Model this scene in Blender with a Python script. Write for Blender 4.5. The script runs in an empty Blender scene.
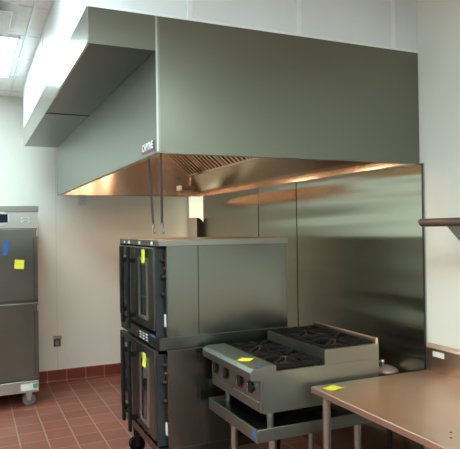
import bpy, bmesh, math, random
from mathutils import Vector, Matrix
random.seed(4)
S = bpy.context.scene
COL = S.collection
PI = math.pi

# ------------------------------------------------------------------ materials
def new_mat(name):
    m = bpy.data.materials.new(name); m.use_nodes = True
    nt = m.node_tree
    return m, nt, nt.nodes['Principled BSDF']

def N(nt, kind, **kw):
    n = nt.nodes.new(kind)
    for k, v in kw.items(): setattr(n, k, v)
    return n

def pos(nt, scale=(1, 1, 1)):
    g = N(nt, 'ShaderNodeNewGeometry'); mp = N(nt, 'ShaderNodeMapping')
    nt.links.new(g.outputs['Position'], mp.inputs['Vector'])
    mp.inputs['Scale'].default_value = scale
    return mp.outputs['Vector']

def ramp(nt, fac, c0, c1, p0=0.0, p1=1.0):
    r = N(nt, 'ShaderNodeValToRGB')
    r.color_ramp.elements[0].color = (*c0, 1); r.color_ramp.elements[1].color = (*c1, 1)
    r.color_ramp.elements[0].position = p0; r.color_ramp.elements[1].position = p1
    nt.links.new(fac, r.inputs['Fac']); return r.outputs['Color']

def math_node(nt, op, a, b=None, c=None):
    n = N(nt, 'ShaderNodeMath', operation=op)
    for i, v in enumerate((a, b, c)):
        if v is None: continue
        if isinstance(v, (int, float)): n.inputs[i].default_value = v
        else: nt.links.new(v, n.inputs[i])
    return n.outputs[0]

def plain(name, col, rough=.5, metal=0.0, vary=.06, scale=30, bump=0.0, coat=0.0, spec=.5):
    m, nt, b = new_mat(name)
    n = N(nt, 'ShaderNodeTexNoise'); n.inputs['Scale'].default_value = scale; n.inputs['Detail'].default_value = 3
    nt.links.new(pos(nt), n.inputs['Vector'])
    lo = tuple(max(0, c * (1 - vary)) for c in col); hi = tuple(min(1, c * (1 + vary)) for c in col)
    nt.links.new(ramp(nt, n.outputs['Fac'], lo, hi, .3, .7), b.inputs['Base Color'])
    b.inputs['Roughness'].default_value = rough; b.inputs['Metallic'].default_value = metal
    b.inputs['Coat Weight'].default_value = coat; b.inputs['Specular IOR Level'].default_value = spec
    if bump:
        bp = N(nt, 'ShaderNodeBump'); bp.inputs['Strength'].default_value = bump; bp.inputs['Distance'].default_value = .002
        nt.links.new(n.outputs['Fac'], bp.inputs['Height']); nt.links.new(bp.outputs['Normal'], b.inputs['Normal'])
    return m

def steel(name, col=(.52, .53, .49), rough=.3, grain=(2, 2, 300), gstr=.12, wave=None, wstr=.0, aniso=0.0, arot=0.0, smudge=.12):
    """brushed stainless sheet: fine grain, faint smudges and, where asked, slow waviness of the sheet"""
    m, nt, b = new_mat(name)
    b.inputs['Metallic'].default_value = 1
    g = N(nt, 'ShaderNodeTexNoise'); g.inputs['Scale'].default_value = 1; g.inputs['Detail'].default_value = 2
    nt.links.new(pos(nt, grain), g.inputs['Vector'])
    s = N(nt, 'ShaderNodeTexNoise'); s.inputs['Scale'].default_value = 2.3; s.inputs['Detail'].default_value = 5
    nt.links.new(pos(nt), s.inputs['Vector'])
    lo = tuple(c * (1 - smudge) for c in col); hi = tuple(min(1, c * (1 + smudge)) for c in col)
    if smudge: nt.links.new(ramp(nt, s.outputs['Fac'], lo, hi, .3, .7), b.inputs['Base Color'])
    else: b.inputs['Base Color'].default_value = (*col, 1)
    r = math_node(nt, 'MULTIPLY_ADD', s.outputs['Fac'], .16, rough - .08)
    if smudge: nt.links.new(r, b.inputs['Roughness'])
    else: b.inputs['Roughness'].default_value = rough
    bp = N(nt, 'ShaderNodeBump'); bp.inputs['Strength'].default_value = gstr; bp.inputs['Distance'].default_value = .0006
    nt.links.new(g.outputs['Fac'], bp.inputs['Height'])
    last = bp
    if wave:
        w = N(nt, 'ShaderNodeTexNoise'); w.inputs['Scale'].default_value = 1; w.inputs['Detail'].default_value = 1
        nt.links.new(pos(nt, wave), w.inputs['Vector'])
        b2 = N(nt, 'ShaderNodeBump'); b2.inputs['Strength'].default_value = 1; b2.inputs['Distance'].default_value = wstr
        nt.links.new(w.outputs['Fac'], b2.inputs['Height']); nt.links.new(bp.outputs['Normal'], b2.inputs['Normal'])
        last = b2
    nt.links.new(last.outputs['Normal'], b.inputs['Normal'])
    if aniso:
        b.inputs['Anisotropic'].default_value = aniso; b.inputs['Anisotropic Rotation'].default_value = arot
        t = N(nt, 'ShaderNodeTangent', direction_type='RADIAL', axis='Z')
        nt.links.new(t.outputs['Tangent'], b.inputs['Tangent'])
    return m

def emit(name, col, strength):
    m, nt, b = new_mat(name)
    b.inputs['Base Color'].default_value = (*col, 1)
    b.inputs['Emission Color'].default_value = (*col, 1)
    b.inputs['Emission Strength'].default_value = strength
    return m

def line_mask(nt, coord, pitch, offset, half):
    """1 on the joint lines, 0 elsewhere"""
    a = math_node(nt, 'SUBTRACT', coord, offset - pitch / 2)
    a = math_node(nt, 'DIVIDE', a, pitch)
    f = math_node(nt, 'FRACT', a)
    d = math_node(nt, 'ABSOLUTE', math_node(nt, 'SUBTRACT', f, .5))
    return math_node(nt, 'LESS_THAN', d, half / pitch), math_node(nt, 'FLOOR', math_node(nt, 'ADD', a, -.5))

TX, TY, TP = .7551, 6.3111, .2077
def tile_material(name, vertical=False):
    m, nt, b = new_mat(name)
    g = N(nt, 'ShaderNodeNewGeometry'); sx = N(nt, 'ShaderNodeSeparateXYZ')
    nt.links.new(g.outputs['Position'], sx.inputs[0])
    mx, ix = line_mask(nt, sx.outputs['X'], TP, TX, .0055)
    if vertical:
        mask, iy = mx, ix
    else:
        my, iy = line_mask(nt, sx.outputs['Y'], .227, 5.062, .0045)
        mask = math_node(nt, 'MAXIMUM', mx, my)
    cv = N(nt, 'ShaderNodeCombineXYZ'); nt.links.new(ix, cv.inputs[0]); nt.links.new(iy, cv.inputs[1])
    wn = N(nt, 'ShaderNodeTexWhiteNoise', noise_dimensions='2D'); nt.links.new(cv.outputs[0], wn.inputs['Vector'])
    ns = N(nt, 'ShaderNodeTexNoise'); ns.inputs['Scale'].default_value = 9; ns.inputs['Detail'].default_value = 5
    nt.links.new(g.outputs['Position'], ns.inputs['Vector'])
    f = math_node(nt, 'ADD', math_node(nt, 'MULTIPLY', wn.outputs['Value'], .5), math_node(nt, 'MULTIPLY', ns.outputs['Fac'], .5))
    if vertical: col = ramp(nt, f, (.15, .030, .018), (.21, .045, .026), .2, .8)
    else: col = ramp(nt, f, (.19, .060, .040), (.265, .088, .060), .2, .8)
    mix = N(nt, 'ShaderNodeMix', data_type='RGBA')
    nt.links.new(mask, mix.inputs['Factor']); nt.links.new(col, mix.inputs['A'])
    mix.inputs['B'].default_value = (.33, .21, .145, 1) if not vertical else (.30, .15, .10, 1)
    nt.links.new(mix.outputs['Result'], b.inputs['Base Color'])
    b.inputs['Roughness'].default_value = .42
    bp = N(nt, 'ShaderNodeBump'); bp.inputs['Strength'].default_value = .5; bp.inputs['Distance'].default_value = .002
    inv = math_node(nt, 'SUBTRACT', 1.0, mask); nt.links.new(inv, bp.inputs['Height'])
    nt.links.new(bp.outputs['Normal'], b.inputs['Normal'])
    return m

def wall_material(name, col, axis='X', pitch=1.22, offset=.868):
    m, nt, b = new_mat(name)
    g = N(nt, 'ShaderNodeNewGeometry'); sx = N(nt, 'ShaderNodeSeparateXYZ')
    nt.links.new(g.outputs['Position'], sx.inputs[0])
    mk, _ = line_mask(nt, sx.outputs[axis], pitch, offset, .003)
    ns = N(nt, 'ShaderNodeTexNoise'); ns.inputs['Scale'].default_value = 3; ns.inputs['Detail'].default_value = 6
    nt.links.new(g.outputs['Position'], ns.inputs['Vector'])
    c = ramp(nt, ns.outputs['Fac'], tuple(v * .97 for v in col), col, .3, .7)
    mix = N(nt, 'ShaderNodeMix', data_type='RGBA'); nt.links.new(mk, mix.inputs['Factor']); nt.links.new(c, mix.inputs['A'])
    mix.inputs['B'].default_value = (*(v * .8 for v in col), 1)
    nt.links.new(mix.outputs['Result'], b.inputs['Base Color'])
    b.inputs['Roughness'].default_value = .55
    n2 = N(nt, 'ShaderNodeTexNoise'); n2.inputs['Scale'].default_value = 120; nt.links.new(g.outputs['Position'], n2.inputs['Vector'])
    bp = N(nt, 'ShaderNodeBump'); bp.inputs['Strength'].default_value = .15; bp.inputs['Distance'].default_value = .001
    nt.links.new(n2.outputs['Fac'], bp.inputs['Height']); nt.links.new(bp.outputs['Normal'], b.inputs['Normal'])
    return m

def ceiling_material(name):
    m, nt, b = new_mat(name)
    g = N(nt, 'ShaderNodeNewGeometry'); sx = N(nt, 'ShaderNodeSeparateXYZ')
    nt.links.new(g.outputs['Position'], sx.inputs[0])
    ns = N(nt, 'ShaderNodeTexNoise'); ns.inputs['Scale'].default_value = 60; ns.inputs['Detail'].default_value = 6
    nt.links.new(g.outputs['Position'], ns.inputs['Vector'])
    nt.links.new(ramp(nt, ns.outputs['Fac'], (.84, .85, .84), (.90, .91, .90), .35, .65), b.inputs['Base Color'])
    b.inputs['Roughness'].default_value = .9
    return m

M = {}
M['wall'] = wall_material('painted_wall_panel', (.79, .79, .72), 'X')
M['wall_dk'] = plain('wall_darkened_for_reflections', (.10, .095, .085), .6, vary=.1, scale=3)  # shade set in the colour, so the steel reflects a dim room
M['wall_r'] = wall_material('painted_wall', (.80, .81, .75), 'Y', 50, 49)
M['soffit'] = plain('soffit_panel', (.76, .81, .82), .45, vary=.03, scale=3)
M['trim'] = plain('soffit_trim', (.86, .89, .89), .4, vary=.02)
M['ceiling'] = ceiling_material('ceiling_tile')
M['tbar'] = plain('ceiling_grid', (.75, .77, .76), .4)
M['floor'] = tile_material('quarry_tile')
M['base'] = tile_material('quarry_base_tile', True)
M['hood'] = steel('hood_steel', (.200, .202, .160), .28, (2, 2, 260), 0, wave=(.8, .8, 1.2), wstr=.004, smudge=0)
M['hood_side'] = steel('hood_steel_side', (.24, .257, .218), .36, (2, 2, 260), 0, wave=(.8, .8, 1.2), wstr=.004, smudge=0)
M['hood_in'] = steel('hood_inner_steel_warm_tint', (.60, .49, .40), .25, (2, 2, 2), 0, aniso=.92, arot=.25, smudge=0)  # lamp warmth tinted into the steel colour, here and in the plenum
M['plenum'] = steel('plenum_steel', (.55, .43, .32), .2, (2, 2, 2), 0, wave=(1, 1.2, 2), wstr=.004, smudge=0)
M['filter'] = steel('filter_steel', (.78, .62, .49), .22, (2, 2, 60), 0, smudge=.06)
M['edge'] = steel('bright_steel_edge', (.66, .68, .66), .3, smudge=.05)
M['splash'] = steel('backsplash_steel', (.46, .47, .39), .25, (3, 3, 3), 0, wave=(.3, .25, 5.5), wstr=.03, aniso=.85, smudge=0)
M['oven'] = steel('oven_steel', (.22, .228, .20), .26, (2, 2, 260), .03, wave=(1.2, 1.2, 2.0), wstr=.008, smudge=0)
M['oven_dk'] = steel('oven_front_steel', (.16, .163, .145), .3, (2, 2, 260), .03, smudge=.1)
M['range'] = steel('range_steel', (.31, .325, .29), .38, (2, 2, 200), .03, smudge=.1)
M['table'] = steel('table_steel_warm_tint', (.76, .56, .44), .36, (200, 3, 3), .03, wave=(1.5, 1.5, 1), wstr=.003, smudge=.1)  # warm light tinted into the stainless colour
M['cab'] = steel('cabinet_steel', (.19, .19, .165), .3, (2, 2, 260), .12, wave=(2.0, 2.0, 1.2), wstr=.006, smudge=.12)
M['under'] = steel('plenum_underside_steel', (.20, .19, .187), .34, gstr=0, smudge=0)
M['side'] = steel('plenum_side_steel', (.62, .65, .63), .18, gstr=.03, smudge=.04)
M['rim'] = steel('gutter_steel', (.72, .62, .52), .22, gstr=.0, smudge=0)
M['cover'] = steel('oven_cover_steel', (.34, .32, .28), .3, gstr=0, smudge=0)
M['leg'] = steel('leg_steel', (.5, .5, .46), .32)
M['black'] = plain('black_handle', (.008, .008, .008), .65, spec=.2)
M['dark'] = plain('dark_cavity', (.006, .006, .006), .7, spec=.1)
M['iron'] = plain('cast_iron', (.014, .012, .011), .75, metal=0, vary=.4, scale=60, bump=.2, spec=.15)
M['rust'] = plain('burner_cap_rusty', (.13, .075, .045), .75, metal=.3, vary=.3, scale=50)
M['glass'] = plain('oven_window_glass', (.015, .018, .018), .08, coat=.5)
M['grey'] = plain('grey_enamel', (.03, .034, .035), .5)
M['knob'] = plain('knob_black', (.012, .012, .012), .4, spec=.25)
M['knob_rim'] = plain('knob_chrome', (.55, .55, .55), .25, metal=1)
M['yellow'] = plain('yellow_sticky_paper', (.70, .70, .05), .8, vary=.04)
M['blue'] = plain('blue_masking_tape', (.02, .11, .38), .7, vary=.1)
M['white'] = plain('white_label', (.75, .76, .73), .6)
M['green'] = plain('green_label_print', (.10, .35, .20), .6)
M['plate_dk'] = plain('dark_plate', (.07, .055, .05), .4)
M['plate_red'] = plain('dark_red_plate_border', (.22, .02, .06), .4)
M['red'] = plain('red_plastic', (.30, .02, .015), .3)
M['rubber'] = plain('grey_rubber', (.04, .04, .04), .7)
M['wheel'] = plain('grey_wheel', (.16, .15, .14), .6)
M['strap'] = plain('dark_strap', (.03, .02, .02), .6)
M['pipe'] = plain('bronze_pipe', (.19, .145, .125), .4, metal=.8)
M['gas'] = plain('black_gas_pipe', (.03, .03, .032), .5, metal=.3)
M['reg'] = plain('grey_cast_metal', (.33, .30, .28), .45, metal=.7)
M['plastic'] = plain('lit_front_plastic', (.75, .74, .66), .4)  # colour brightened so the dispenser's front face looks lit
M['side_dk'] = plain('dark_side_plastic', (.03, .03, .03), .25)
M['outlet'] = plain('brown_outlet_metal', (.16, .12, .09), .45, metal=.5)
M['ivory'] = plain('switch_plate', (.62, .66, .62), .4)
M['diff'] = emit('fluorescent_diffuser', (.78, .97, 1.0), 21.0)
M['lamp'] = emit('warm_hood_lamp', (1.0, .64, .39), 110.0)
M['lit'] = emit('glowing_wall_pane', (.97, 1.0, .76), .72)  # glow added to brighten the bare wall strip
M['display'] = plain('display_window', (.01, .012, .02), .1)

# ------------------------------------------------------------------ mesh helpers
def root_of(o):
    v = Vector((0, 0, 0))
    while o: v += o.location; o = o.parent
    return v

def obj(name, bm, mat, parent=None, smooth=False):
    """one mesh object; geometry is given in world coordinates"""
    me = bpy.data.meshes.new(name)
    bmesh.ops.recalc_face_normals(bm, faces=bm.faces[:])
    if parent is None:
        xs = [v.co for v in bm.verts]
        lo = Vector([min(c[i] for c in xs) for i in range(3)]); hi = Vector([max(c[i] for c in xs) for i in range(3)])
        loc = Vector(((lo.x + hi.x) / 2, (lo.y + hi.y) / 2, lo.z))
    else:
        loc = root_of(parent)
    bmesh.ops.translate(bm, vec=-loc, verts=bm.verts[:])
    bm.to_mesh(me); bm.free()
    mats = mat if isinstance(mat, (list, tuple)) else [mat]
    for mm in mats: me.materials.append(mm)
    if smooth:
        for p in me.polygons: p.use_smooth = True
        try: me.set_sharp_from_angle(angle=math.radians(35))
        except Exception: pass
    o = bpy.data.objects.new(name, me); COL.objects.link(o)
    if parent is None: o.location = loc
    else: o.parent = parent
    return o

def thing(name, label, cat, loc=(0, 0, 0), group=None):
    o = bpy.data.objects.new(name, None); COL.objects.link(o); o.location = loc
    o.empty_display_size = .1
    o['label'] = label; o['category'] = cat
    if group: o['group'] = group
    return o

def tag(o, label, cat, group=None):
    o['label'] = label; o['category'] = cat
    if group: o['group'] = group
    return o

def struct(o): o['kind'] = 'structure'; return o

def add_box(bm, x0, x1, y0, y1, z0, z1, bevel=0.0, rot=None, mi=0):
    r = bmesh.ops.create_cube(bm, size=1)
    vs = r['verts']
    c = Vector(((x0 + x1) / 2, (y0 + y1) / 2, (z0 + z1) / 2))
    for v in vs: v.co = Vector((v.co.x * (x1 - x0), v.co.y * (y1 - y0), v.co.z * (z1 - z0)))
    fs = list({f for v in vs for f in v.link_faces})
    for f in fs: f.material_index = mi
    if bevel:
        es = list({e for v in vs for e in v.link_edges})
        rb = bmesh.ops.bevel(bm, geom=es, offset=bevel, segments=2, affect='EDGES', profile=.5)
        vs = list({v for f in rb['faces'] for v in f.verts} | {v for v in vs if v.is_valid})
        for f in rb['faces']: f.material_index = mi
    if rot is not None:
        for v in vs: v.co = rot @ v.co
    for v in vs: v.co += c
    return vs

def bx(*a, **k):
    bm = bmesh.new(); add_box(bm, *a, **k); return bm

def add_tube(bm, a, b, r0, r1=None, seg=16, mi=0):
    a = Vector(a); b = Vector(b); r1 = r0 if r1 is None else r1
    d = (b - a); q = d.to_track_quat('Z', 'Y').to_matrix()
    r = bmesh.ops.create_cone(bm, cap_ends=True, segments=seg, radius1=r0, radius2=r1, depth=d.length)
    for v in r['verts']: v.co = q @ v.co + (a + b) / 2
    for f in {f for v in r['verts'] for f in v.link_faces}: f.material_index = mi
    return r['verts']

def tube(*a, **k):
    bm = bmesh.new(); add_tube(bm, *a, **k); return bm

def add_prism(bm, pts, lo, hi, axis='y', mi=0):
    """2D outline extruded along an axis; y: pts are (x,z); x: pts are (y,z); z: pts are (x,y)"""
    def co(p, t):
        return {'y': (p[0], t, p[1]), 'x': (t, p[0], p[1]), 'z': (p[0], p[1], t)}[axis]
    a = [bm.verts.new(co(p, lo)) for p in pts]; b = [bm.verts.new(co(p, hi)) for p in pts]
    n = len(pts); fs = [bm.faces.new(a), bm.faces.new(b[::-1])]
    for i in range(n): fs.append(bm.faces.new((a[i], b[i], b[(i + 1) % n], a[(i + 1) % n])))
    for f in fs: f.material_index = mi

def prism(*a, **k):
    bm = bmesh.new(); add_prism(bm, *a, **k); return bm

def add_lathe(bm, prof, centre, axis='Z', seg=24, mi=0):
    """profile of (radius, height) turned about an axis through centre"""
    q = {'Z': Matrix.Identity(3), 'X': Matrix.Rotation(-PI / 2, 3, 'Y'), 'Y': Matrix.Rotation(PI / 2, 3, 'X')}[axis]
    c = Vector(centre); rings = []
    for r, h in prof:
        if r < 1e-6: rings.append([bm.verts.new(q @ Vector((0, 0, h)) + c)]); continue
        rings.append([bm.verts.new(q @ Vector((r * math.cos(2 * PI * i / seg), r * math.sin(2 * PI * i / seg), h)) + c) for i in range(seg)])
    for a, b in zip(rings, rings[1:]):
        for i in range(seg):
            j = (i + 1) % seg
            if len(a) == 1 and len(b) > 1: f = bm.faces.new((a[0], b[i], b[j]))
            elif len(b) == 1 and len(a) > 1: f = bm.faces.new((a[i], b[0], a[j]))
            elif len(a) > 1: f = bm.faces.new((a[i], b[i], b[j], a[j]))
            else: continue
            f.material_index = mi

def lathe(*a, **k):
    bm = bmesh.new(); add_lathe(bm, *a, **k); return bm

def add_path(bm, pts, r, seg=8):
    """round tube along a polyline"""
    pts = [Vector(p) for p in pts]; rings = []
    for i, p in enumerate(pts):
        d = (pts[min(i + 1, len(pts) - 1)] - pts[max(i - 1, 0)]).normalized()
        q = d.to_track_quat('Z', 'Y').to_matrix()
        rings.append([bm.verts.new(p + q @ Vector((r * math.cos(2 * PI * k / seg), r * math.sin(2 * PI * k / seg), 0))) for k in range(seg)])
    for a, b in zip(rings, rings[1:]):
        for k in range(seg): bm.faces.new((a[k], b[k], b[(k + 1) % seg], a[(k + 1) % seg]))
    bm.faces.new(rings[0][::-1]); bm.faces.new(rings[-1])

# ------------------------------------------------------------------ room shell
XL, XR, YF, YB, ZC = -3.2, 2.421, -3.0, 6.63, 3.129
struct(obj('floor', bx(XL - .1, XR + .1, YF - .1, YB + .1, -.1, 0), M['floor']))
struct(obj('ceiling', bx(XL - .1, XR + .1, YF - .1, YB + .1, ZC, ZC + .1), M['ceiling']))
struct(obj('wall_back', bx(XL - .1, XR + .1, YB, YB + .1, 0, ZC), M['wall']))
struct(obj('wall_right', bx(XR, XR + .1, YF, YB, 0, ZC), M['wall_r']))
struct(obj('wall_left', bx(XL - .1, XL, YF, YB, 0, ZC), M['wall']))
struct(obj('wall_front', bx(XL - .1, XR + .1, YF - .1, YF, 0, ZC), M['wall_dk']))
def cove(bm_side):
    return [(0, 0), (-.030, 0), (-.016, .010), (-.012, .025), (-.012, .130), (-.008, .137), (0, .137)]
struct(obj('baseboard_back', prism([(YB + a, z) for a, z in cove(0)], XL, XR, axis='x'), M['base']))
struct(obj('baseboard_left', prism([(XL - a, z) for a, z in cove(0)], YF, YB - .03, axis='y'), M['base']))
# ceiling grid of T-bars (one lattice)
bm = bmesh.new()
x = .40
while x > XL: add_box(bm, x - .012, x + .012, YF, YB, ZC - .006, ZC); x -= .61
x = 1.01
while x < XR: add_box(bm, x - .012, x + .012, YF, 2.6, ZC - .006, ZC); x += .61
y = 6.38
while y > YF:
    add_box(bm, XL, .49, y - .005, y + .005, ZC - .0055, ZC)
    if y < 2.6: add_box(bm, .49, XR, y - .005, y + .005, ZC - .0055, ZC)
    y -= .61
struct(obj('trim_1', bm, M['tbar']))

# soffit enclosing the ductwork above the hood
HX0, HX1, HY0, HY1, HZ0, HZ1 = .815, 2.419, 2.645, 6.108, 2.04, 2.687
SX0, SZ0 = .4913, 2.52
bm = bmesh.new()
add_box(bm, SX0 + .004, SX0 + .02, HY0 + .004, HY1 - .004, HZ1, ZC)
add_box(bm, SX0 + .02, HX1, HY0 + .004, HY0 + .02, HZ1, ZC)
add_box(bm, SX0 + .02, HX1, HY1 - .02, HY1 - .004, HZ1, ZC)
struct(obj('wall_soffit', bm, M['soffit']))
for k, xx in enumerate((.992, 1.611, 2.242)):
    struct(obj('trim_%d' % (k + 2), bx(xx - .013, xx + .013, HY0 - .001, HY0 + .006, HZ1 + .012, ZC, bevel=.002), M['trim']))
struct(obj('trim_5', bx(SX0 + .001, HX1, HY0 - .002, HY0 + .006, HZ1, HZ1 + .012), M['trim']))
struct(obj('trim_6', bx(SX0 - .001, SX0 + .006, 4.36, 4.385, HZ1, ZC), M['trim']))

# ------------------------------------------------------------------ ceiling lights and vent
def troffer(x0, y0, label, w=.61, l=1.22):
    t = thing('ceiling_light', label, 'ceiling light', (x0 + w / 2, y0 + l / 2, ZC), 'fluorescent ceiling lights')
    bm = bmesh.new(); z0, z1 = ZC - .022, ZC - .001
    add_box(bm, x0, x0 + .025, y0, y0 + l, z0, z1); add_box(bm, x0 + w - .025, x0 + w, y0, y0 + l, z0, z1)
    add_box(bm, x0 + .025, x0 + w - .025, y0, y0 + .025, z0, z1); add_box(bm, x0 + .025, x0 + w - .025, y0 + l - .025, y0 + l, z0, z1)
    obj('frame', bm, M['tbar'], t)
    obj('diffuser', bx(x0 + .025, x0 + w - .025, y0 + .025, y0 + l - .025, z0 + .004, z1), M['diff'], t)
    return t
troffer(-.25, 4.55, 'lit ceiling light panel beside the vent, above the tall holding cabinet')
LB = 'lit fluorescent ceiling panel, unseen, added to light the left and near parts of the kitchen'
for x0, y0 in ((-.29, 2.11), (-.29, -.33), (-2.12, 4.55), (-2.12, 2.11), (-2.12, -.33), (1.5, -2.2), (-.29, -2.77), (.34, -1.25), (.93, -2.77)):  # unseen panels added to light the room and the steel
    troffer(x0, y0, LB)

v = thing('ceiling_vent', 'square white ceiling air vent with a dropped deflector plate', 'vent', (-.03, 4.17, ZC))
obj('frame', bx(-.31, .30, 3.88, 4.47, ZC - .012, ZC - .001), M['tbar'], v)
bm = bmesh.new(); add_box(bm, -.27, .26, 3.92, 4.40, ZC - .066, ZC - .056, bevel=.003)
obj('deflector_plate', bm, M['tbar'], v)
bm = bmesh.new(); add_box(bm, -.2, .19, 3.99, 4.35, ZC - .056, ZC - .012)
obj('duct_neck', bm, M['dark'], v)

# ------------------------------------------------------------------ exhaust hood
hood = thing('exhaust_hood', 'large stainless steel kitchen exhaust hood hanging above ovens and range', 'exhaust hood', (1.6, 4.37, HZ0))
T = .018
bm = bmesh.new(); add_box(bm, HX0 + T, HX1, HY0, HY0 + T, HZ0, HZ1); obj('end_panel', bm, M['hood'], hood)
obj('front_panel', bx(HX0, HX0 + T, HY0, HY1, HZ0, HZ1), M['hood_side'], hood)
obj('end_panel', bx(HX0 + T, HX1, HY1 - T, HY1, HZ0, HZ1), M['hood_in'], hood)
obj('front_reflection_sheet', bx(HX0 + T, HX0 + T + .002, HY0 + T + .004, HY1 - T, HZ0 + .004, HZ1 - .012), M['hood_in'], hood)  # unseen sheet added so the backsplash reflects a copper glow
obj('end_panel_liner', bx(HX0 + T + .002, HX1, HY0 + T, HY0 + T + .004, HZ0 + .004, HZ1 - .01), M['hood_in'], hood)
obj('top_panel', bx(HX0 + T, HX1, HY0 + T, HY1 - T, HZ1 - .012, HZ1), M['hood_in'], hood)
# rolled lip under the open edge
bm = bmesh.new()
add_box(bm, HX0 - .001, HX0 + .03, HY0 - .001, HY1, HZ0 - .006, HZ0)
add_box(bm, HX0 + .03, HX1, HY0 - .001, HY0 + .03, HZ0 - .006, HZ0)
add_box(bm, HX0 + .03, HX1, HY1 - .03, HY1, HZ0 - .006, HZ0)
obj('lip', bm, M['hood'], hood)
obj('corner_trim', bx(HX0 - .002, HX0 + .007, HY0 - .003, HY0, HZ0, HZ1), M['leg'], hood)
# sloping rear plenum and gutter
FX, FZ = 2.10, 2.235
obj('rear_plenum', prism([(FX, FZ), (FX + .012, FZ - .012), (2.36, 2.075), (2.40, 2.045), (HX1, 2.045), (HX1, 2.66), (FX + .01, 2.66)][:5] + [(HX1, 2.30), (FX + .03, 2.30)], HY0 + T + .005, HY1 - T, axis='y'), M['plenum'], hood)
obj('rear_gutter', prism([(2.350, 2.032), (HX1, 2.034), (HX1, 2.048), (2.40, 2.05), (2.372, 2.076), (2.362, 2.076)], HY0 + T + .005, HY1 - T, axis='y'), M['rim'], hood)
# baffle filters
SL = math.atan2(2.465 - FZ, FX - 1.833); LEN = .52
def filter_unit(y0, y1):
    bm = bmesh.new()
    d = Vector((-math.cos(SL), 0, math.sin(SL))); n = Vector((-math.sin(SL), 0, -math.cos(SL)))
    def bar(a0, a1, yy0, yy1, t0, t1):
        o = Vector((FX, 0, FZ))
        c = []
        for a in (a0, a1):
            for yy in (yy0, yy1):
                for t in (t0, t1): c.append(o + d * a + n * t + Vector((0, yy, 0)))
        vs = [bm.verts.new(q) for q in c]
        for f in ((0, 1, 3, 2), (4, 6, 7, 5), (0, 4, 5, 1), (2, 3, 7, 6), (0, 2, 6, 4), (1, 5, 7, 3)): bm.faces.new([vs[i] for i in f])
    bar(0, .022, y0, y1, 0, .022); bar(LEN - .022, LEN, y0, y1, 0, .022)
    bar(.022, LEN - .022, y0, y0 + .012, 0, .022); bar(.022, LEN - .022, y1 - .012, y1, 0, .022)
    k = 6; w = (y1 - y0 - .024) / k
    for i in range(k):
        yy = y0 + .012 + i * w
        bar(.022, LEN - .022, yy + w * .28, yy + w * .72, .004, .020)
        bar(.022, LEN - .022, yy, yy + w * .1, -.022, -.004); bar(.022, LEN - .022, yy + w * .9, yy + w, -.022, -.004)
    return bm
fy = 5.68; nf = 6; fw = (fy - 2.69) / nf
fb = bmesh.new()
for i in range(nf):
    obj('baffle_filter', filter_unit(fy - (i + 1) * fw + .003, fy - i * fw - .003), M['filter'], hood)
# dark plenum wall behind the baffles and blank panel beyond the last filter
o0 = Vector((FX, 0, FZ)); d = Vector((-math.cos(SL), 0, math.sin(SL)))
p1 = o0 + Vector((.05, 0, .04)); p2 = p1 + d * LEN
obj('plenum_backing', prism([(p1.x, p1.z), (p2.x, p2.z), (p2.x + .01, p2.z + .01), (p1.x + .01, p1.z + .01)], 2.69, fy, axis='y'), M['dark'], hood)
pe = o0 + d * LEN
obj('blank_panel', prism([(FX, FZ), (pe.x, pe.z), (pe.x + .02, pe.z + .02), (FX + .02, FZ + .02)], fy + .003, HY1 - T, axis='y'), M['hood_in'], hood)
obj('filter_rail', prism([(FX + .004, FZ - .006), (FX - .012, FZ + .004), (FX - .006, FZ + .014), (FX + .010, FZ + .006)], 2.69, fy + .02, axis='y'), M['rim'], hood)
obj('filter_rail', prism([(FX, FZ - .002), (FX + .004, FZ + .014), (pe.x + .004, pe.z + .004), (pe.x - .006, pe.z - .010)], fy, fy + .02, axis='y'), M['rim'], hood)
# grease cup under the gutter end
gc = obj('grease_cup', bx(1.985, 2.125, 5.60, 5.70, 2.068, 2.115, bevel=.006), M['pipe'], hood)
bm = bmesh.new(); add_path(bm, [(2.09, 5.66, 2.112), (2.10, 5.67, 2.16), (2.11, 5.68, 2.235)], .012); obj('cup_bracket', bm, M['hood_in'], gc)
obj('cup_end', bx(1.955, 1.985, 5.605, 5.695, 2.066, 2.117, bevel=.004), M['white'], gc)
# warm vapour-proof lamps inside
for yy in (2.98, 4.10, 5.28):
    l = obj('lamp_fitting', lathe([(0, .12), (.055, .12), (.06, .09), (.045, .07), (.045, .055), (0, .055)], (1.5, yy, HZ1 - .135)), M['edge'], hood, smooth=True)
    obj('lamp_globe', lathe([(0, -.05), (.028, -.044), (.045, -.02), (.05, .01), (.044, .05), (0, .055)], (1.5, yy, HZ1 - .135)), M['lamp'], l, smooth=True)
# maker's plate on the front panel near the corner
pl = obj('name_plate', bx(HX0 - .003, HX0, 2.693, 2.905, 2.052, 2.100), M['plate_dk'], hood)
obj('plate_stripe', bx(HX0 - .004, HX0 - .003, 2.695, 2.903, 2.054, 2.064), M['plate_red'], pl)
def text_mesh(name, body, size, mat, parent, origin, right, up, depth=.0008):
    cu = bpy.data.curves.new('lettering', 'FONT'); cu.body = body; cu.size = size; cu.extrude = depth; cu.offset = .0015
    cu.align_x = 'CENTER'; cu.align_y = 'CENTER'
    tmp = bpy.data.objects.new('lettering', cu); COL.objects.link(tmp)
    dg = bpy.context.evaluated_depsgraph_get(); me = bpy.data.meshes.new_from_object(tmp.evaluated_get(dg))
    bpy.data.objects.remove(tmp); bpy.data.curves.remove(cu)
    r = Vector(right).normalized(); u = Vector(up).normalized(); n = r.cross(u)
    for vv in me.vertices:
        c = vv.co; vv.co = Vector(origin) + r * c.x + u * c.y + n * c.z - root_of(parent)
    me.materials.clear(); me.materials.append(mat); me.name = name
    o = bpy.data.objects.new(name, me); COL.objects.link(o); o.parent = parent
    return o
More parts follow.
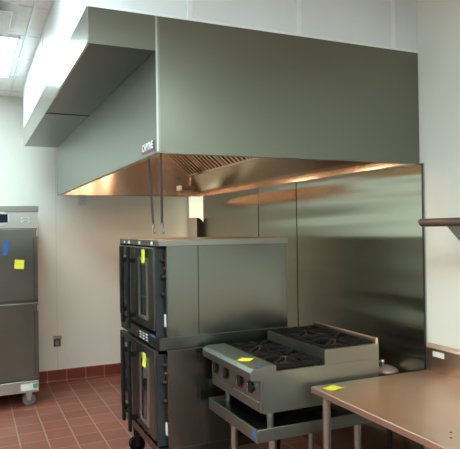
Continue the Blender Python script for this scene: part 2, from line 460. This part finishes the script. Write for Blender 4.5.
text_mesh('lettering', 'CAPTIVE', .050, M['white'], pl, (HX0 - .004, 2.80, 2.081), (0, -1, 0), (0, 0, 1))

# supply air plenum along the hood's front
sp = thing('supply_air_plenum', 'long shallow steel air plenum box fixed along the front of the hood', 'air duct', (.65, 4.37, SZ0))
SX1 = HX0 - .002
bm = bmesh.new()
add_box(bm, SX0, SX1, HY0, HY0 + .012, SZ0, HZ1); obj('end_panel', bm, M['hood'], sp)
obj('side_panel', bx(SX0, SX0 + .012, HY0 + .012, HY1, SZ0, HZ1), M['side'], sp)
obj('top_panel', bx(SX0 + .012, SX1, HY0 + .012, HY1, HZ1 - .012, HZ1 - .0005), M['hood'], sp)
obj('end_panel', bx(SX0 + .012, SX1, HY1 - .012, HY1, SZ0 + .01, HZ1 - .012), M['hood'], sp)
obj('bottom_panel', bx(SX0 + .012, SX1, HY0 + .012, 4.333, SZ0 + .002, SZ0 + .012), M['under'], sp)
obj('bottom_panel', bx(SX0 + .012, SX1, 4.345, HY1 - .012, SZ0 + .002, SZ0 + .012), M['hood_side'], sp)
obj('corner_trim', bx(SX0 - .002, SX0 + .006, HY0 - .003, HY0, SZ0, HZ1), M['side'], sp)
obj('seam_strip', bx(SX0 + .012, SX1, 4.331, 4.347, SZ0 - .001, SZ0 + .002), M['dark'], sp)

# straps hanging from the hood lip
def strap(top, mid, bot, label):
    t = thing('hanging_strap', label, 'strap', bot, 'dark straps hanging from the hood edge')
    bm = bmesh.new(); a, m_, b = Vector(top), Vector(mid), Vector(bot)
    add_path(bm, [a, a.lerp(m_, .5), m_, m_.lerp(b, .5), b], .006); obj('cord', bm, M['strap'], t, smooth=True)
    bm = bmesh.new(); add_path(bm, [b, b + Vector((0, 0, -.018)), b + Vector((.004, 0, -.024)), b + Vector((.009, 0, -.022)), b + Vector((.010, 0, -.014))], .0035)
    add_tube(bm, b + Vector((0, 0, .0)), b + Vector((0, 0, .025)), .008)
    obj('hook', bm, M['reg'], t, smooth=True)
strap((.849, 2.895, 2.034), (.850, 2.875, 1.86), (.853, 2.85, 1.672), 'left of two dark straps, hanging slightly slanted from hood edge')
strap((.842, 2.672, 2.034), (.843, 2.676, 1.86), (.845, 2.68, 1.672), 'right of two dark straps, hanging straight from the hood corner')

# ------------------------------------------------------------------ backsplash sheets on the right wall
LBL = {0: 'near stainless wall sheet behind the range, widest of the backsplash',
       1: 'narrow middle stainless sheet of the backsplash between two seams',
       2: 'far stainless wall sheet of the backsplash, next to the bare wall strip'}
for k, (a, b) in enumerate(((2.606, 4.035), (4.039, 4.714), (4.718, 6.09))):
    t = thing('backsplash_sheet', LBL[k], 'wall panel', (XR - .01, (a + b) / 2, 0), 'stainless sheets of the backsplash')
    obj('sheet', bx(XR - .014, XR - .002, a, b, .002, 2.033), M['splash'], t)
    if k == 0: obj('edge_strip', bx(XR - .0165, XR - .0141, 2.604, 2.616, 0, 2.033), M['gas'], t)
    else: obj('seam_strip', bx(XR - .015, XR - .0141, a - .004, a + .006, 0, 2.033), M['dark'], t)

# ------------------------------------------------------------------ stacked convection ovens
OX0, OXB, OX1, OY0, OY1 = 1.035, 1.085, 1.92, 3.36, 4.34
def oven(z0, z1, label, top_slab, knobs):
    t = thing('convection_oven', label, 'oven', ((OX0 + OX1) / 2, (OY0 + OY1) / 2, z0), 'stacked convection ovens')
    obj('body', bx(OXB, OX1, OY0 + .002, OY1, z0 + .002, z1 - .002, bevel=.003), M['oven'], t)
    obj('side_seam', bx(1.288, 1.292, OY0, OY0 + .003, z0 + .08, z1 - .04), M['gas'], t)
    for y0, y1 in ((OY0 + .062, OY0 + .075), (OY1 - .02, OY1)):
        obj('front_post', bx(OX0, OXB, y0, y1, z0 + .06, z1 - .035), M['grey'], t)
    return t
ZT = 1.603; ZM1, ZM0 = 1.012, .935
up = oven(ZM0 + .0, ZT, 'upper convection oven stacked on another, black door handles, sticky note on door', True, 3)
lo = oven(.28, ZM0, 'lower convection oven of the stack, on casters, sticky note on its door', False, 3)
obj('top_cover', bx(OX0, OX1 + .012, OY0 - .001, OY1 + .002, 1.567, ZT + .001, bevel=.002), M['cover'], up)
obj('base_band', bx(OX0, OX1 + .004, OY0 - .002, OY1 + .002, ZM0 + .001, ZM1, bevel=.003), M['oven_dk'], up)
obj('base_band', bx(OX0, OX1 + .004, OY0 - .002, OY1 + .002, .282, .335, bevel=.003), M['oven_dk'], lo)
for yy in (4.20, 4.07, 3.79, 3.50):
    obj('vent_slot', bx(OX0 - .003, OX0, yy - .018, yy + .018, 1.572, 1.592), M['white'], up)
for r in range(3):
    for c in range(3):
        obj('vent_slot', bx(OX0 - .002, OX0, 3.62 + c * .075, 3.66 + c * .075, .950 + r * .018, .956 + r * .018), M['white'], up)
def door(t, y0, y1, z0, z1, hy, hz0, hz1):
    d = obj('door', bx(1.02, 1.05, y0, y1, z0, z1, bevel=.004), M['oven_dk'], t)
    obj('door_back', bx(1.05, OXB, y0 + .02, y1 - .02, z0 + .02, z1 - .02), M['dark'], d)
    wy0, wy1, wz0, wz1 = y0 + .13, y1 - .13, z0 + .07, z1 - .085
    bm = bmesh.new()
    add_box(bm, 1.010, 1.02, wy0 - .018, wy0, wz0 - .018, wz1 + .018); add_box(bm, 1.010, 1.02, wy1, wy1 + .018, wz0 - .018, wz1 + .018)
    add_box(bm, 1.010, 1.02, wy0, wy1, wz0 - .018, wz0); add_box(bm, 1.010, 1.02, wy0, wy1, wz1, wz1 + .018)
    obj('window_frame', bm, M['edge'], d)
    obj('window_pane', bx(1.016, 1.02, wy0, wy1, wz0, wz1), M['glass'], d)
    bm = bmesh.new(); add_box(bm, .965, .985, hy - .019, hy + .019, hz0, hz1, bevel=.006)
    add_box(bm, .985, 1.02, hy - .012, hy + .012, hz0 + .08, hz0 + .11); add_box(bm, .985, 1.02, hy - .012, hy + .012, hz1 - .11, hz1 - .08)
    obj('handle', bm, M['black'], d)
door(up, 3.432, 3.862, 1.045, 1.556, 3.865, 1.0, 1.556)
door(up, 3.868, 4.315, 1.045, 1.556, 4.04, 1.02, 1.556)
door(lo, 3.432, 3.862, .372, .922, 3.865, .305, .922)
door(lo, 3.868, 4.315, .372, .922, 4.04, .33, .922)
for t, zs, zr, zl in ((up, (1.478, 1.375, 1.27), 1.43, 1.12), (lo, (.84, .735, .62), .79, .46)):
    cp = obj('control_panel', bx(OXB - .004, OXB, OY0 + .004, OY0 + .06, zl - .1, zs[0] + .06), M['oven_dk'], t)
    for z in zs:
        obj('knob', lathe([(0, .024), (.012, .024), (.015, .020), (.017, 0), (0, 0)], (OXB - .004, OY0 + .028, z), axis='X'), M['knob'], cp, smooth=True)
    obj('indicator_light', lathe([(0, .010), (.008, .008), (.009, 0), (0, 0)], (OXB - .004, OY0 + .028, zr), axis='X', seg=12), M['red'], cp, smooth=True)
    obj('rating_label', bx(OXB - .006, OXB - .004, OY0 + .012, OY0 + .045, zl - .045, zl + .03), M['white'], cp)
def caster(t, x, y, ztop, r=.062, w=.03, face='Y', fm='leg', wm='rubber'):
    c = obj('caster', bx(x - .035, x + .035, y - .035, y + .035, ztop - .008, ztop), M['leg'], t)
    bm = bmesh.new()
    if face == 'Y':
        add_tube(bm, (x, y - w / 2, r), (x, y + w / 2, r), r, seg=24)
    else:
        add_tube(bm, (x - w / 2, y, r), (x + w / 2, y, r), r, seg=24)
    bmesh.ops.bevel(bm, geom=[e for e in bm.edges if len(e.link_faces) == 2 and min(len(f.verts) for f in e.link_faces) == 4 and max(len(f.verts) for f in e.link_faces) > 4], offset=.006, segments=2, affect='EDGES')
    obj('wheel', bm, M[wm], c, smooth=True)
    bm = bmesh.new()
    for s in (-1, 1):
        if face == 'Y': add_prism(bm, [(x - .012, r - .012), (x + .012, r - .012), (x + .03, ztop - .02), (x - .03, ztop - .02)], y + s * (w / 2 + .006) - .002, y + s * (w / 2 + .006) + .002, axis='y')
        else: add_prism(bm, [(y - .012, r - .012), (y + .012, r - .012), (y + .03, ztop - .02), (y - .03, ztop - .02)], x + s * (w / 2 + .006) - .002, x + s * (w / 2 + .006) + .002, axis='x')
    add_box(bm, x - .03, x + .03, y - .03, y + .03, ztop - .024, ztop - .008)
    if face == 'Y': add_tube(bm, (x, y - w / 2 - .012, r), (x, y + w / 2 + .012, r), .010)
    else: add_tube(bm, (x - w / 2 - .012, y, r), (x + w / 2 + .012, y, r), .010)
    obj('fork', bm, M[fm], c)
for x in (1.13, 1.85):
    for y in (3.43, 4.28): caster(lo, x, y, .282, r=.058, w=.032, fm='gas', wm='black')

# ------------------------------------------------------------------ countertop gas range (step-up)
RX0, RX1, RY0, RY1 = 1.36, 2.095, 2.64, 3.30
RZ0, RZ1, RZS = .715, .926, 1.008
rg = thing('gas_range', 'four burner stainless step-up gas range standing on the equipment stand', 'stove', ((RX0 + RX1) / 2, (RY0 + RY1) / 2, .64))
for y0 in (RY0, RY1 - .02):
    obj('side_panel', bx(RX0, RX1, y0, y0 + .02, RZ0, RZ1), M['range'], rg)
    obj('step_side', bx(1.735, RX1, y0, y0 + .02, RZ1 + .001, RZS), M['range'], rg)
obj('body', bx(RX0 + .004, RX1, RY0 + .02, RY1 - .02, RZ0 + .01, RZ1 - .03), M['dark'], rg)
fp = obj('front_panel', bx(RX0 - .012, RX0 + .004, RY0 + .005, RY1 - .005, RZ0 + .004, RZ1 - .03), M['range'], rg)
obj('crumb_tray', bx(RX0 - .018, RX0 - .012, RY0 + .03, RY1 - .03, RZ0 + .012, RZ0 + .055, bevel=.002), M['range'], fp)
prof = [(1.435, .957), (1.33, .957), (1.303, .950), (1.288, .932), (1.287, .908), (1.292, .892), (1.35, .886), (1.435, .886)]
obj('bullnose_rail', prism(prof, RY0 - .003, RY1, axis='y'), M['range'], rg, smooth=True)
# step
obj('step_riser', bx(1.735, 1.747, RY0 + .02, RY1 - .02, RZ1 - .03, RZS), M['range'], rg)
obj('back_rail', bx(2.078, RX1, RY0 + .002, RY1 - .002, RZS - .02, 1.040, bevel=.004), M['table'], rg)
obj('burner_pan', bx(1.44, 1.735, RY0 + .02, RY1 - .02, RZ1 - .03, RZ1 - .022), M['dark'], rg)
obj('burner_pan', bx(1.747, 2.078, RY0 + .02, RY1 - .02, RZS - .05, RZS - .042), M['dark'], rg)
def grate(x0, x1, y0, y1, zb, h=.04):
    """cast iron grate: frame with eight fingers rising to the middle"""
    bm = bmesh.new(); w = .014; z1 = zb + h
    add_box(bm, x0, x1, y0, y0 + w, zb + .006, z1 - .010); add_box(bm, x0, x1, y1 - w, y1, zb + .006, z1 - .010)
    add_box(bm, x0, x0 + w, y0 + w, y1 - w, zb + .006, z1 - .010); add_box(bm, x1 - w, x1, y0 + w, y1 - w, zb + .006, z1 - .010)
    cx, cy = (x0 + x1) / 2, (y0 + y1) / 2
    for k in range(8):
        a = k * PI / 4; dx, dy = math.cos(a), math.sin(a)
        rx = (x1 - x0) / 2 - .004; ry = (y1 - y0) / 2 - .004
        s = min(rx / abs(dx) if abs(dx) > 1e-6 else 9, ry / abs(dy) if abs(dy) > 1e-6 else 9)
        p = [Vector((cx + dx * s, cy + dy * s, z1 - .016)), Vector((cx + dx * s * .8, cy + dy * s * .8, z1 - .001)), Vector((cx + dx * .035, cy + dy * .035, z1 - .004))]
        nrm = Vector((-dy, dx, 0)) * .010
        for q0, q1 in zip(p, p[1:]):
            vs = [bm.verts.new(q) for q in (q0 - nrm, q0 + nrm, q1 + nrm, q1 - nrm)]
            vt = [bm.verts.new(v_.co - Vector((0, 0, .015))) for v_ in vs]
            bm.faces.new(vs); bm.faces.new(vt[::-1])
            for i in range(4): bm.faces.new((vs[i], vt[i], vt[(i + 1) % 4], vs[(i + 1) % 4]))
    for qx in (x0 + .01, x1 - .01):
        for qy in (y0 + .01, y1 - .01): add_box(bm, qx - .006, qx + .006, qy - .006, qy + .006, zb - .022, zb + .006)
    return bm
ym = (RY0 + RY1) / 2
for (x0, x1, zb) in ((1.442, 1.730, RZ1 - .001), (1.752, 2.072, RZS - .018)):
    for (y0, y1) in ((RY0 + .022, ym - .003), (ym + .003, RY1 - .022)):
        b_ = obj('burner', lathe([(0, .030), (.030, .030), (.036, .024), (.036, .010), (.050, .004), (.055, -.02), (0, -.02)], ((x0 + x1) / 2, (y0 + y1) / 2, zb - .004)), M['rust'], rg, smooth=True)
        obj('grate', grate(x0, x1, y0, y1, zb), M['iron'], rg)
for y in (3.214, 3.068, 2.873, 2.737):
    kb = obj('knob', lathe([(0, .026), (.026, .026), (.030, .023), (.033, .004), (.037, 0), (0, 0)], (RX0 - .012, y, .836), axis='X'), M['knob'], rg, smooth=True)
    obj('knob_ring', lathe([(.041, 0), (.041, .006), (.034, .007), (.034, 0), (.041, 0)], (RX0 - .012, y, .836), axis='X'), M['knob_rim'], kb, smooth=True)
    obj('knob_grip', bx(RX0 - .046, RX0 - .037, y - .005, y + .005, .814, .858, bevel=.002), M['knob_rim'], kb)
obj('indicator_light', lathe([(0, .010), (.008, .008), (.009, 0), (0, 0)], (RX0 - .018, 2.975, .778), axis='X', seg=12), M['red'], rg, smooth=True)
for x in (1.43, 2.04):
    for y in (2.70, 3.24):
        obj('leg', lathe([(0, RZ0), (.022, RZ0), (.020, .672), (.016, .64), (.018, .6225), (0, .6225)], (x, y, 0), seg=16), M['leg'], rg, smooth=True)

# ------------------------------------------------------------------ equipment stand
SXa, SXb, SYa, SYb = 1.31, 2.28, 2.622, 3.27
es = thing('equipment_stand', 'low stainless equipment stand with rimmed top carrying the gas range', 'stand', ((SXa + SXb) / 2, (SYa + SYb) / 2, 0))
bm = bmesh.new()
add_box(bm, SXa + .01, SXb - .01, SYa + .01, SYb - .01, .612, .622)
obj('tray_top', bm, M['oven_dk'], es)
bm = bmesh.new()
add_box(bm, SXa, SXa + .012, SYa, SYb, .578, .645, bevel=.004); add_box(bm, SXb - .012, SXb, SYa, SYb, .578, .645, bevel=.004)
add_box(bm, SXa + .010, SXb - .010, SYa, SYa + .012, .578, .645, bevel=.004); add_box(bm, SXa + .010, SXb - .010, SYb - .012, SYb, .578, .645, bevel=.004)
obj('tray_rim', bm, M['range'], es)
for x in (1.42, 1.955):
    for y in (2.66, 3.14):
        l = obj('leg', tube((x, y, .03), (x, y, .612), .021), M['leg'], es, smooth=True)
        obj('foot', lathe([(0, .035), (.018, .035), (.022, .02), (.016, 0), (0, 0)], (x, y, 0), seg=16), M['rubber'], l, smooth=True)
bm = bmesh.new()
for y in (2.75, 2.84, 2.93, 3.02, 3.11): add_box(bm, 1.38, 2.0, y - .02, y + .02, .19, .21)
add_box(bm, 1.39, 1.45, 2.64, 3.16, .17, .19); add_box(bm, 1.925, 1.985, 2.64, 3.16, .17, .19)
obj('lower_shelf', bm, M['oven_dk'], es)

# ------------------------------------------------------------------ gas pipe with regulator behind the range
gp = thing('gas_pipe', 'dark gas pipe with round grey regulator behind the range by wall', 'pipe', (2.30, 2.86, 0))
bm = bmesh.new(); add_path(bm, [(2.335, 2.85, 0), (2.335, 2.85, .3), (2.335, 2.85, .765)], .017, 12); obj('riser', bm, M['gas'], gp, smooth=True)
r_ = obj('regulator', lathe([(0, .822), (.020, .820), (.052, .806), (.066, .797), (.070, .790), (.070, .782), (.058, .776), (.035, .750), (0, .745)], (2.31, 2.84, 0)), M['reg'], gp, smooth=True)
obj('regulator_cap', lathe([(0, .858), (.013, .856), (.016, .850), (.016, .840), (.011, .836), (.011, .815), (0, .815)], (2.278, 2.84, 0), seg=16), M['edge'], r_, smooth=True)
bm = bmesh.new(); add_path(bm, [(2.24, 2.86, .77), (2.18, 2.87, .77), (2.125, 2.87, .77)], .014, 12); obj('branch', bm, M['gas'], gp, smooth=True)

# ------------------------------------------------------------------ work table
WX0, WX1, WY0, WY1, WZ = 1.614, 2.416, .55, 2.594, .838
wt = thing('work_table', 'long stainless work table with raised backsplash against the right wall', 'table', ((WX0 + WX1) / 2, (WY0 + WY1) / 2, 0))
bm = bmesh.new(); add_box(bm, WX0, WX1, WY0, WY1, WZ - .034, WZ, bevel=.005)
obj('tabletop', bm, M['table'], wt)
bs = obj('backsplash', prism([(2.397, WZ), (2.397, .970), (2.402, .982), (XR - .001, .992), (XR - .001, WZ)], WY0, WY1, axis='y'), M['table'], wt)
obj('maker_label', bx(2.3945, 2.397, 2.455, 2.540, .925, .955, bevel=.0006), M['white'], bs)
for (x, y) in ((1.668, 2.53), (2.34, 2.53), (1.668, .62), (2.34, .62), (1.668, 1.58), (2.34, 1.58)):
    l = obj('leg', tube((x, y, .03), (x, y, WZ - .034), .0215), M['leg'], wt, smooth=True)
    obj('foot', lathe([(0, .035), (.018, .035), (.023, .02), (.016, 0), (0, 0)], (x, y, 0), seg=16), M['rubber'], l, smooth=True)
bm = bmesh.new(); add_box(bm, WX0 + .04, WX1 - .03, WY0 + .04, WY1 - .04, .24, .262, bevel=.003)
obj('undershelf', bm, M['oven_dk'], wt)
for y in (1.716, 1.76):
    obj('screw', lathe([(0, .003), (.005, .002), (.006, 0), (0, 0)], (1.704 + (y - 1.716) * 1.0, y, WZ), seg=10), M['rust'], wt)

# ------------------------------------------------------------------ wall shelf with round front edge
ws = thing('wall_shelf', 'tubular bronze-toned wall shelf edge with steel bracket on right wall', 'shelf', (2.26, 1.7, 1.66))
bm = bmesh.new(); add_tube(bm, (2.10, .5, 1.684), (2.10, 2.286, 1.684), .0205, seg=20)
bmesh.ops.bevel(bm, geom=[e for e in bm.edges if any(len(f.verts) > 4 for f in e.link_faces)], offset=.006, segments=2, affect='EDGES')
obj('front_tube', bm, M['pipe'], ws, smooth=True)
for y in (2.13, .9):
    obj('bracket', prism([(2.112, 1.666), (2.419, 1.666), (2.419, 1.40), (2.40, 1.40)], y - .0015, y + .0015, axis='y'), M['range'], ws)
bm = bmesh.new()
for y in (2.13, .9): add_box(bm, 2.112, 2.419, y - .016, y + .0015, 1.662, 1.668)
obj('bracket_flange', bm, M['range'], ws)
bm = bmesh.new()
for x in (2.20, 2.30, 2.39): add_tube(bm, (x, .5, 1.680), (x, 2.16, 1.680), .012)
obj('rear_tubes', bm, M['pipe'], ws, smooth=True)

# ------------------------------------------------------------------ holding cabinet on the left
CX0, CX1, CY0, CY1 = -.115, .590, 5.80, 6.55
cb = thing('holding_cabinet', 'tall stainless two-door holding cabinet on casters against the back wall', 'cabinet', ((CX0 + CX1) / 2, (CY0 + CY1) / 2, 0))
obj('body', bx(CX0, CX1, CY0 + .035, CY1, .25, 1.855, bevel=.004), M['cab'], cb)
obj('top_cover', bx(CX0 - .008, CX1 + .008, CY0 + .002, CY1, 1.855, 1.912, bevel=.003), M['cover'], cb)
hp = obj('control_panel', bx(CX0, CX1, CY0 + .01, CY0 + .035, 1.700, 1.853), M['leg'], cb)
bm = bmesh.new(); add_lathe(bm, [(0, .006), (.085, .006), (.088, 0), (0, 0)], (.25, CY0 + .01, 1.795), axis='Y', seg=32)
for v_ in bm.verts: v_.co.z = 1.795 + (v_.co.z - 1.795) * .78
obj('bezel', bm, M['edge'], hp, smooth=True)
obj('display', bx(.19, .322, CY0 + .000, CY0 + .0045, 1.755, 1.835), M['display'], hp)
for z in (1.80, 1.765):
    obj('switch', bx(.44, .515, CY0 + .002, CY0 + .010, z - .010, z + .006), M['white'], hp)
    obj('switch_print', bx(.452, .505, CY0 + .0005, CY0 + .002, z - .006, z - .001), M['dark'], hp)
for z0, z1 in ((1.010, 1.690), (.275, .985)):
    dd = obj('door', bx(CX0 + .004, CX1 - .004, CY0, CY0 + .035, z0, z1, bevel=.004), M['cab'], cb)
    bm = bmesh.new(); add_box(bm, .548, .554, CY0 - .002, CY0, z0 + .03, z1 - .08); obj('edge_seam', bm, M['gas'], dd)
    obj('hinge', bx(CX1 - .014, CX1 + .003, CY0 - .006, CY0, z1 - .07, z1 - .01), M['edge'], dd)
    obj('handle', bx(CX0 + .05, CX0 + .08, CY0 - .05, CY0, (z0 + z1) / 2 - .1, (z0 + z1) / 2 + .1, bevel=.008), M['black'], dd)
bf = obj('base_frame', bx(CX0 - .004, CX1 - .006, CY0 + .006, CY1 - .01, .140, .248, bevel=.003), M['leg'], cb)
obj('rating_label', bx(.42, .575, CY0 + .004, CY0 + .006, .160, .225), M['white'], bf)
obj('label_print', bx(.53, .572, CY0 + .002, CY0 + .004, .178, .220), M['green'], bf)
for x in (-.05, .50):
    for y in (5.90, 6.47): caster(cb, x, y, .140, r=.060, w=.034, wm='wheel')

# out-of-view cabinet added farther left along the back wall (seen only as the dark half of the steel's reflections)
rc = thing('reflection_cabinet', 'dark steel two-door cabinet left of the holding cabinet, outside the photo', 'reflection_cabinet', (-1.2, 6.2, 0))
obj('body', bx(-2.0, -.4, 5.84, 6.58, .12, 1.52, bevel=.01), M['oven_dk'], rc)
obj('top_cover', bx(-2.01, -.39, 5.81, 6.58, 1.521, 1.57, bevel=.006), M['trim'], rc)  # pale top coloured to give a bright line in the reflections
for x0 in (-1.99, -1.195):
    d_ = obj('door', bx(x0, x0 + .785, 5.80, 5.84, .2, 1.50, bevel=.006), M['oven_dk'], rc)
    obj('handle', bx(x0 + .70, x0 + .73, 5.76, 5.80, .9, 1.3, bevel=.006), M['black'], d_)
for x in (-1.9, -.5):
    for y in (5.92, 6.5): obj('leg', tube((x, y, 0), (x, y, .12), .025), M['leg'], rc, smooth=True)

# glowing pane added to brighten the bare strip of right wall past the backsplash
wn_ = struct(obj('glow_pane_1', bx(XR - .004, XR - .001, 6.125, 6.58, 1.2, 2.06), M['lit']))

# ------------------------------------------------------------------ sticky notes and tape
def patch(name, mat, c, u, v_, w, h, label, cat, group, rot=0.0, t=.0012, curl=.004):
    """small paper rectangle with a slightly lifting end; c centre, u across, v_ up the sheet"""
    u = Vector(u).normalized(); v_ = Vector(v_).normalized(); n = u.cross(v_)
    cr, sr = math.cos(rot), math.sin(rot); u2 = u * cr + v_ * sr; v2 = v_ * cr - u * sr
    bm = bmesh.new(); K = 6; rows = []
    for i in range(K + 1):
        f = i / K; lift = curl * max(0, .5 - f) ** 2 * 4
        p = Vector(c) + v2 * (f - .5) * h + n * (lift + .0004)
        rows.append([bm.verts.new(p - u2 * w / 2), bm.verts.new(p + u2 * w / 2), bm.verts.new(p + u2 * w / 2 + n * t), bm.verts.new(p - u2 * w / 2 + n * t)])
    for a, b in zip(rows, rows[1:]):
        for i in range(4): bm.faces.new((a[i], b[i], b[(i + 1) % 4], a[(i + 1) % 4]))
    bm.faces.new(rows[0]); bm.faces.new(rows[-1][::-1])
    return tag(obj(name, bm, mat), label, cat, group)
G = 'yellow sticky notes on the equipment'
patch('sticky_note', M['yellow'], (.420, CY0 - .0005, 1.360), (1, 0, 0), (0, 0, 1), .085, .085, 'yellow sticky note on the upper door of the tall holding cabinet', 'sticky note', G, rot=-.09)
patch('sticky_note', M['yellow'], (1.0090, 3.605, 1.500), (0, -1, 0), (0, 0, 1), .070, .085, 'yellow sticky note on the upper oven door', 'sticky note', G, rot=.05)
patch('sticky_note', M['yellow'], (1.0090, 3.612, .836), (0, -1, 0), (0, 0, 1), .080, .088, 'yellow sticky note on the lower oven door', 'sticky note', G, rot=.02)
patch('sticky_note', M['yellow'], (1.352, 2.825, .9575), (1, 0, 0), (0, 1, 0), .078, .078, 'yellow sticky note lying on the front rail of the gas range', 'sticky note', G, rot=.75)
patch('sticky_note', M['yellow'], (1.698, 2.506, WZ + .0003), (1, 0, 0), (0, 1, 0), .080, .080, 'yellow sticky note lying on the corner of the work table', 'sticky note', G, rot=.25)
G = 'pieces of blue tape on the equipment'
patch('tape_strip', M['blue'], (.303, CY0 - .0005, 1.520), (1, 0, 0), (0, 0, 1), .042, .135, 'blue tape strip on the upper door of the holding cabinet', 'tape', G, rot=-.17, curl=0)
patch('tape_strip', M['blue'], (1.0345, 3.50, 1.004), (0, -1, 0), (0, 0, 1), .09, .014, 'small blue tape strip on the band between the two ovens', 'tape', G, curl=0)
patch('tape_strip', M['blue'], (1.345, 2.650, .9575), (1, 0, 0), (0, 1, 0), .05, .022, 'blue tape piece on the near end of the range front rail', 'tape', G, rot=.3, curl=0)
patch('tape_strip', M['blue'], (SXa + .0008, 2.648, .615), (0, -1, 0), (0, 0, 1), .026, .045, 'blue tape piece on the rim of the stand, at its near corner', 'tape', G, curl=0)

# ------------------------------------------------------------------ wall fittings
ot = thing('wall_outlet', 'brown metal wall outlet with open flip cover low on the back wall', 'outlet', (.866, YB, .40))
obj('plate', bx(.826, .902, YB - .010, YB, .394, .510, bevel=.003), M['outlet'], ot)
obj('socket', bx(.845, .883, YB - .016, YB - .010, .410, .460, bevel=.004), M['reg'], ot)
bm = bmesh.new(); add_prism(bm, [(YB - .010, .512), (YB - .055, .490), (YB - .055, .484), (YB - .010, .504)], .822, .910, axis='x'); obj('flip_cover', bm, M['reg'], ot)
bp_ = thing('switch_plate', 'small blank pale wall plate just under the hood edge on back wall', 'wall plate', (1.154, YB, 1.95))
obj('plate', bx(1.112, 1.196, YB - .007, YB, 1.955, 2.075, bevel=.003), M['ivory'], bp_)
obj('screw', bx(1.150, 1.158, YB - .009, YB - .007, 2.010, 2.018), M['reg'], bp_)

dp = thing('wall_dispenser', 'round-topped grey and dark wall dispenser seen just above the far oven edge', 'dispenser', (2.37, 6.3, 1.50))
def dome(x0, x1, zb, zt, r):
    pts = [(x0, zb), (x1, zb)]
    for k in range(7):
        a = k * PI / 12; pts.append((x1 - r + r * math.cos(a), zt - r + r * math.sin(a)))
    pts.append((x0, zt))
    return pts
obj('housing', prism(dome(2.335, 2.419, 1.48, 1.80, .08), 6.12, 6.38, axis='y'), M['plastic'], dp)
obj('side_face', prism(dome(2.340, 2.4185, 1.485, 1.797, .078), 6.112, 6.12, axis='y'), M['side_dk'], dp)  # side face set dark in colour against the lit front

# ------------------------------------------------------------------ camera and view
f_px, yaw, pitch, roll, ch = 578.1985, .4224, .0073, -.0144, 1.6673
fw_ = Vector((math.sin(yaw) * math.cos(pitch), math.cos(yaw) * math.cos(pitch), math.sin(pitch)))
rt = Vector((math.cos(yaw), -math.sin(yaw), 0)); upv = rt.cross(fw_)
r2 = rt * math.cos(roll) + upv * math.sin(roll); u2 = -rt * math.sin(roll) + upv * math.cos(roll)
cam = bpy.data.cameras.new('camera'); co = bpy.data.objects.new('camera', cam); COL.objects.link(co)
cam.sensor_fit = 'HORIZONTAL'; cam.sensor_width = 36; cam.lens = f_px / 460 * 36
cam.clip_start = .05
mw = Matrix((r2, u2, -fw_)).transposed().to_4x4(); mw.translation = (0, 0, ch); co.matrix_world = mw
S.camera = co

w = bpy.data.worlds.new('world'); S.world = w; w.use_nodes = True
w.node_tree.nodes['Background'].inputs[0].default_value = (.5, .55, .6, 1)
w.node_tree.nodes['Background'].inputs[1].default_value = .05
S.view_settings.view_transform = 'Standard'; S.view_settings.look = 'None'
S.view_settings.gamma = 1; S.view_settings.exposure = 0.0
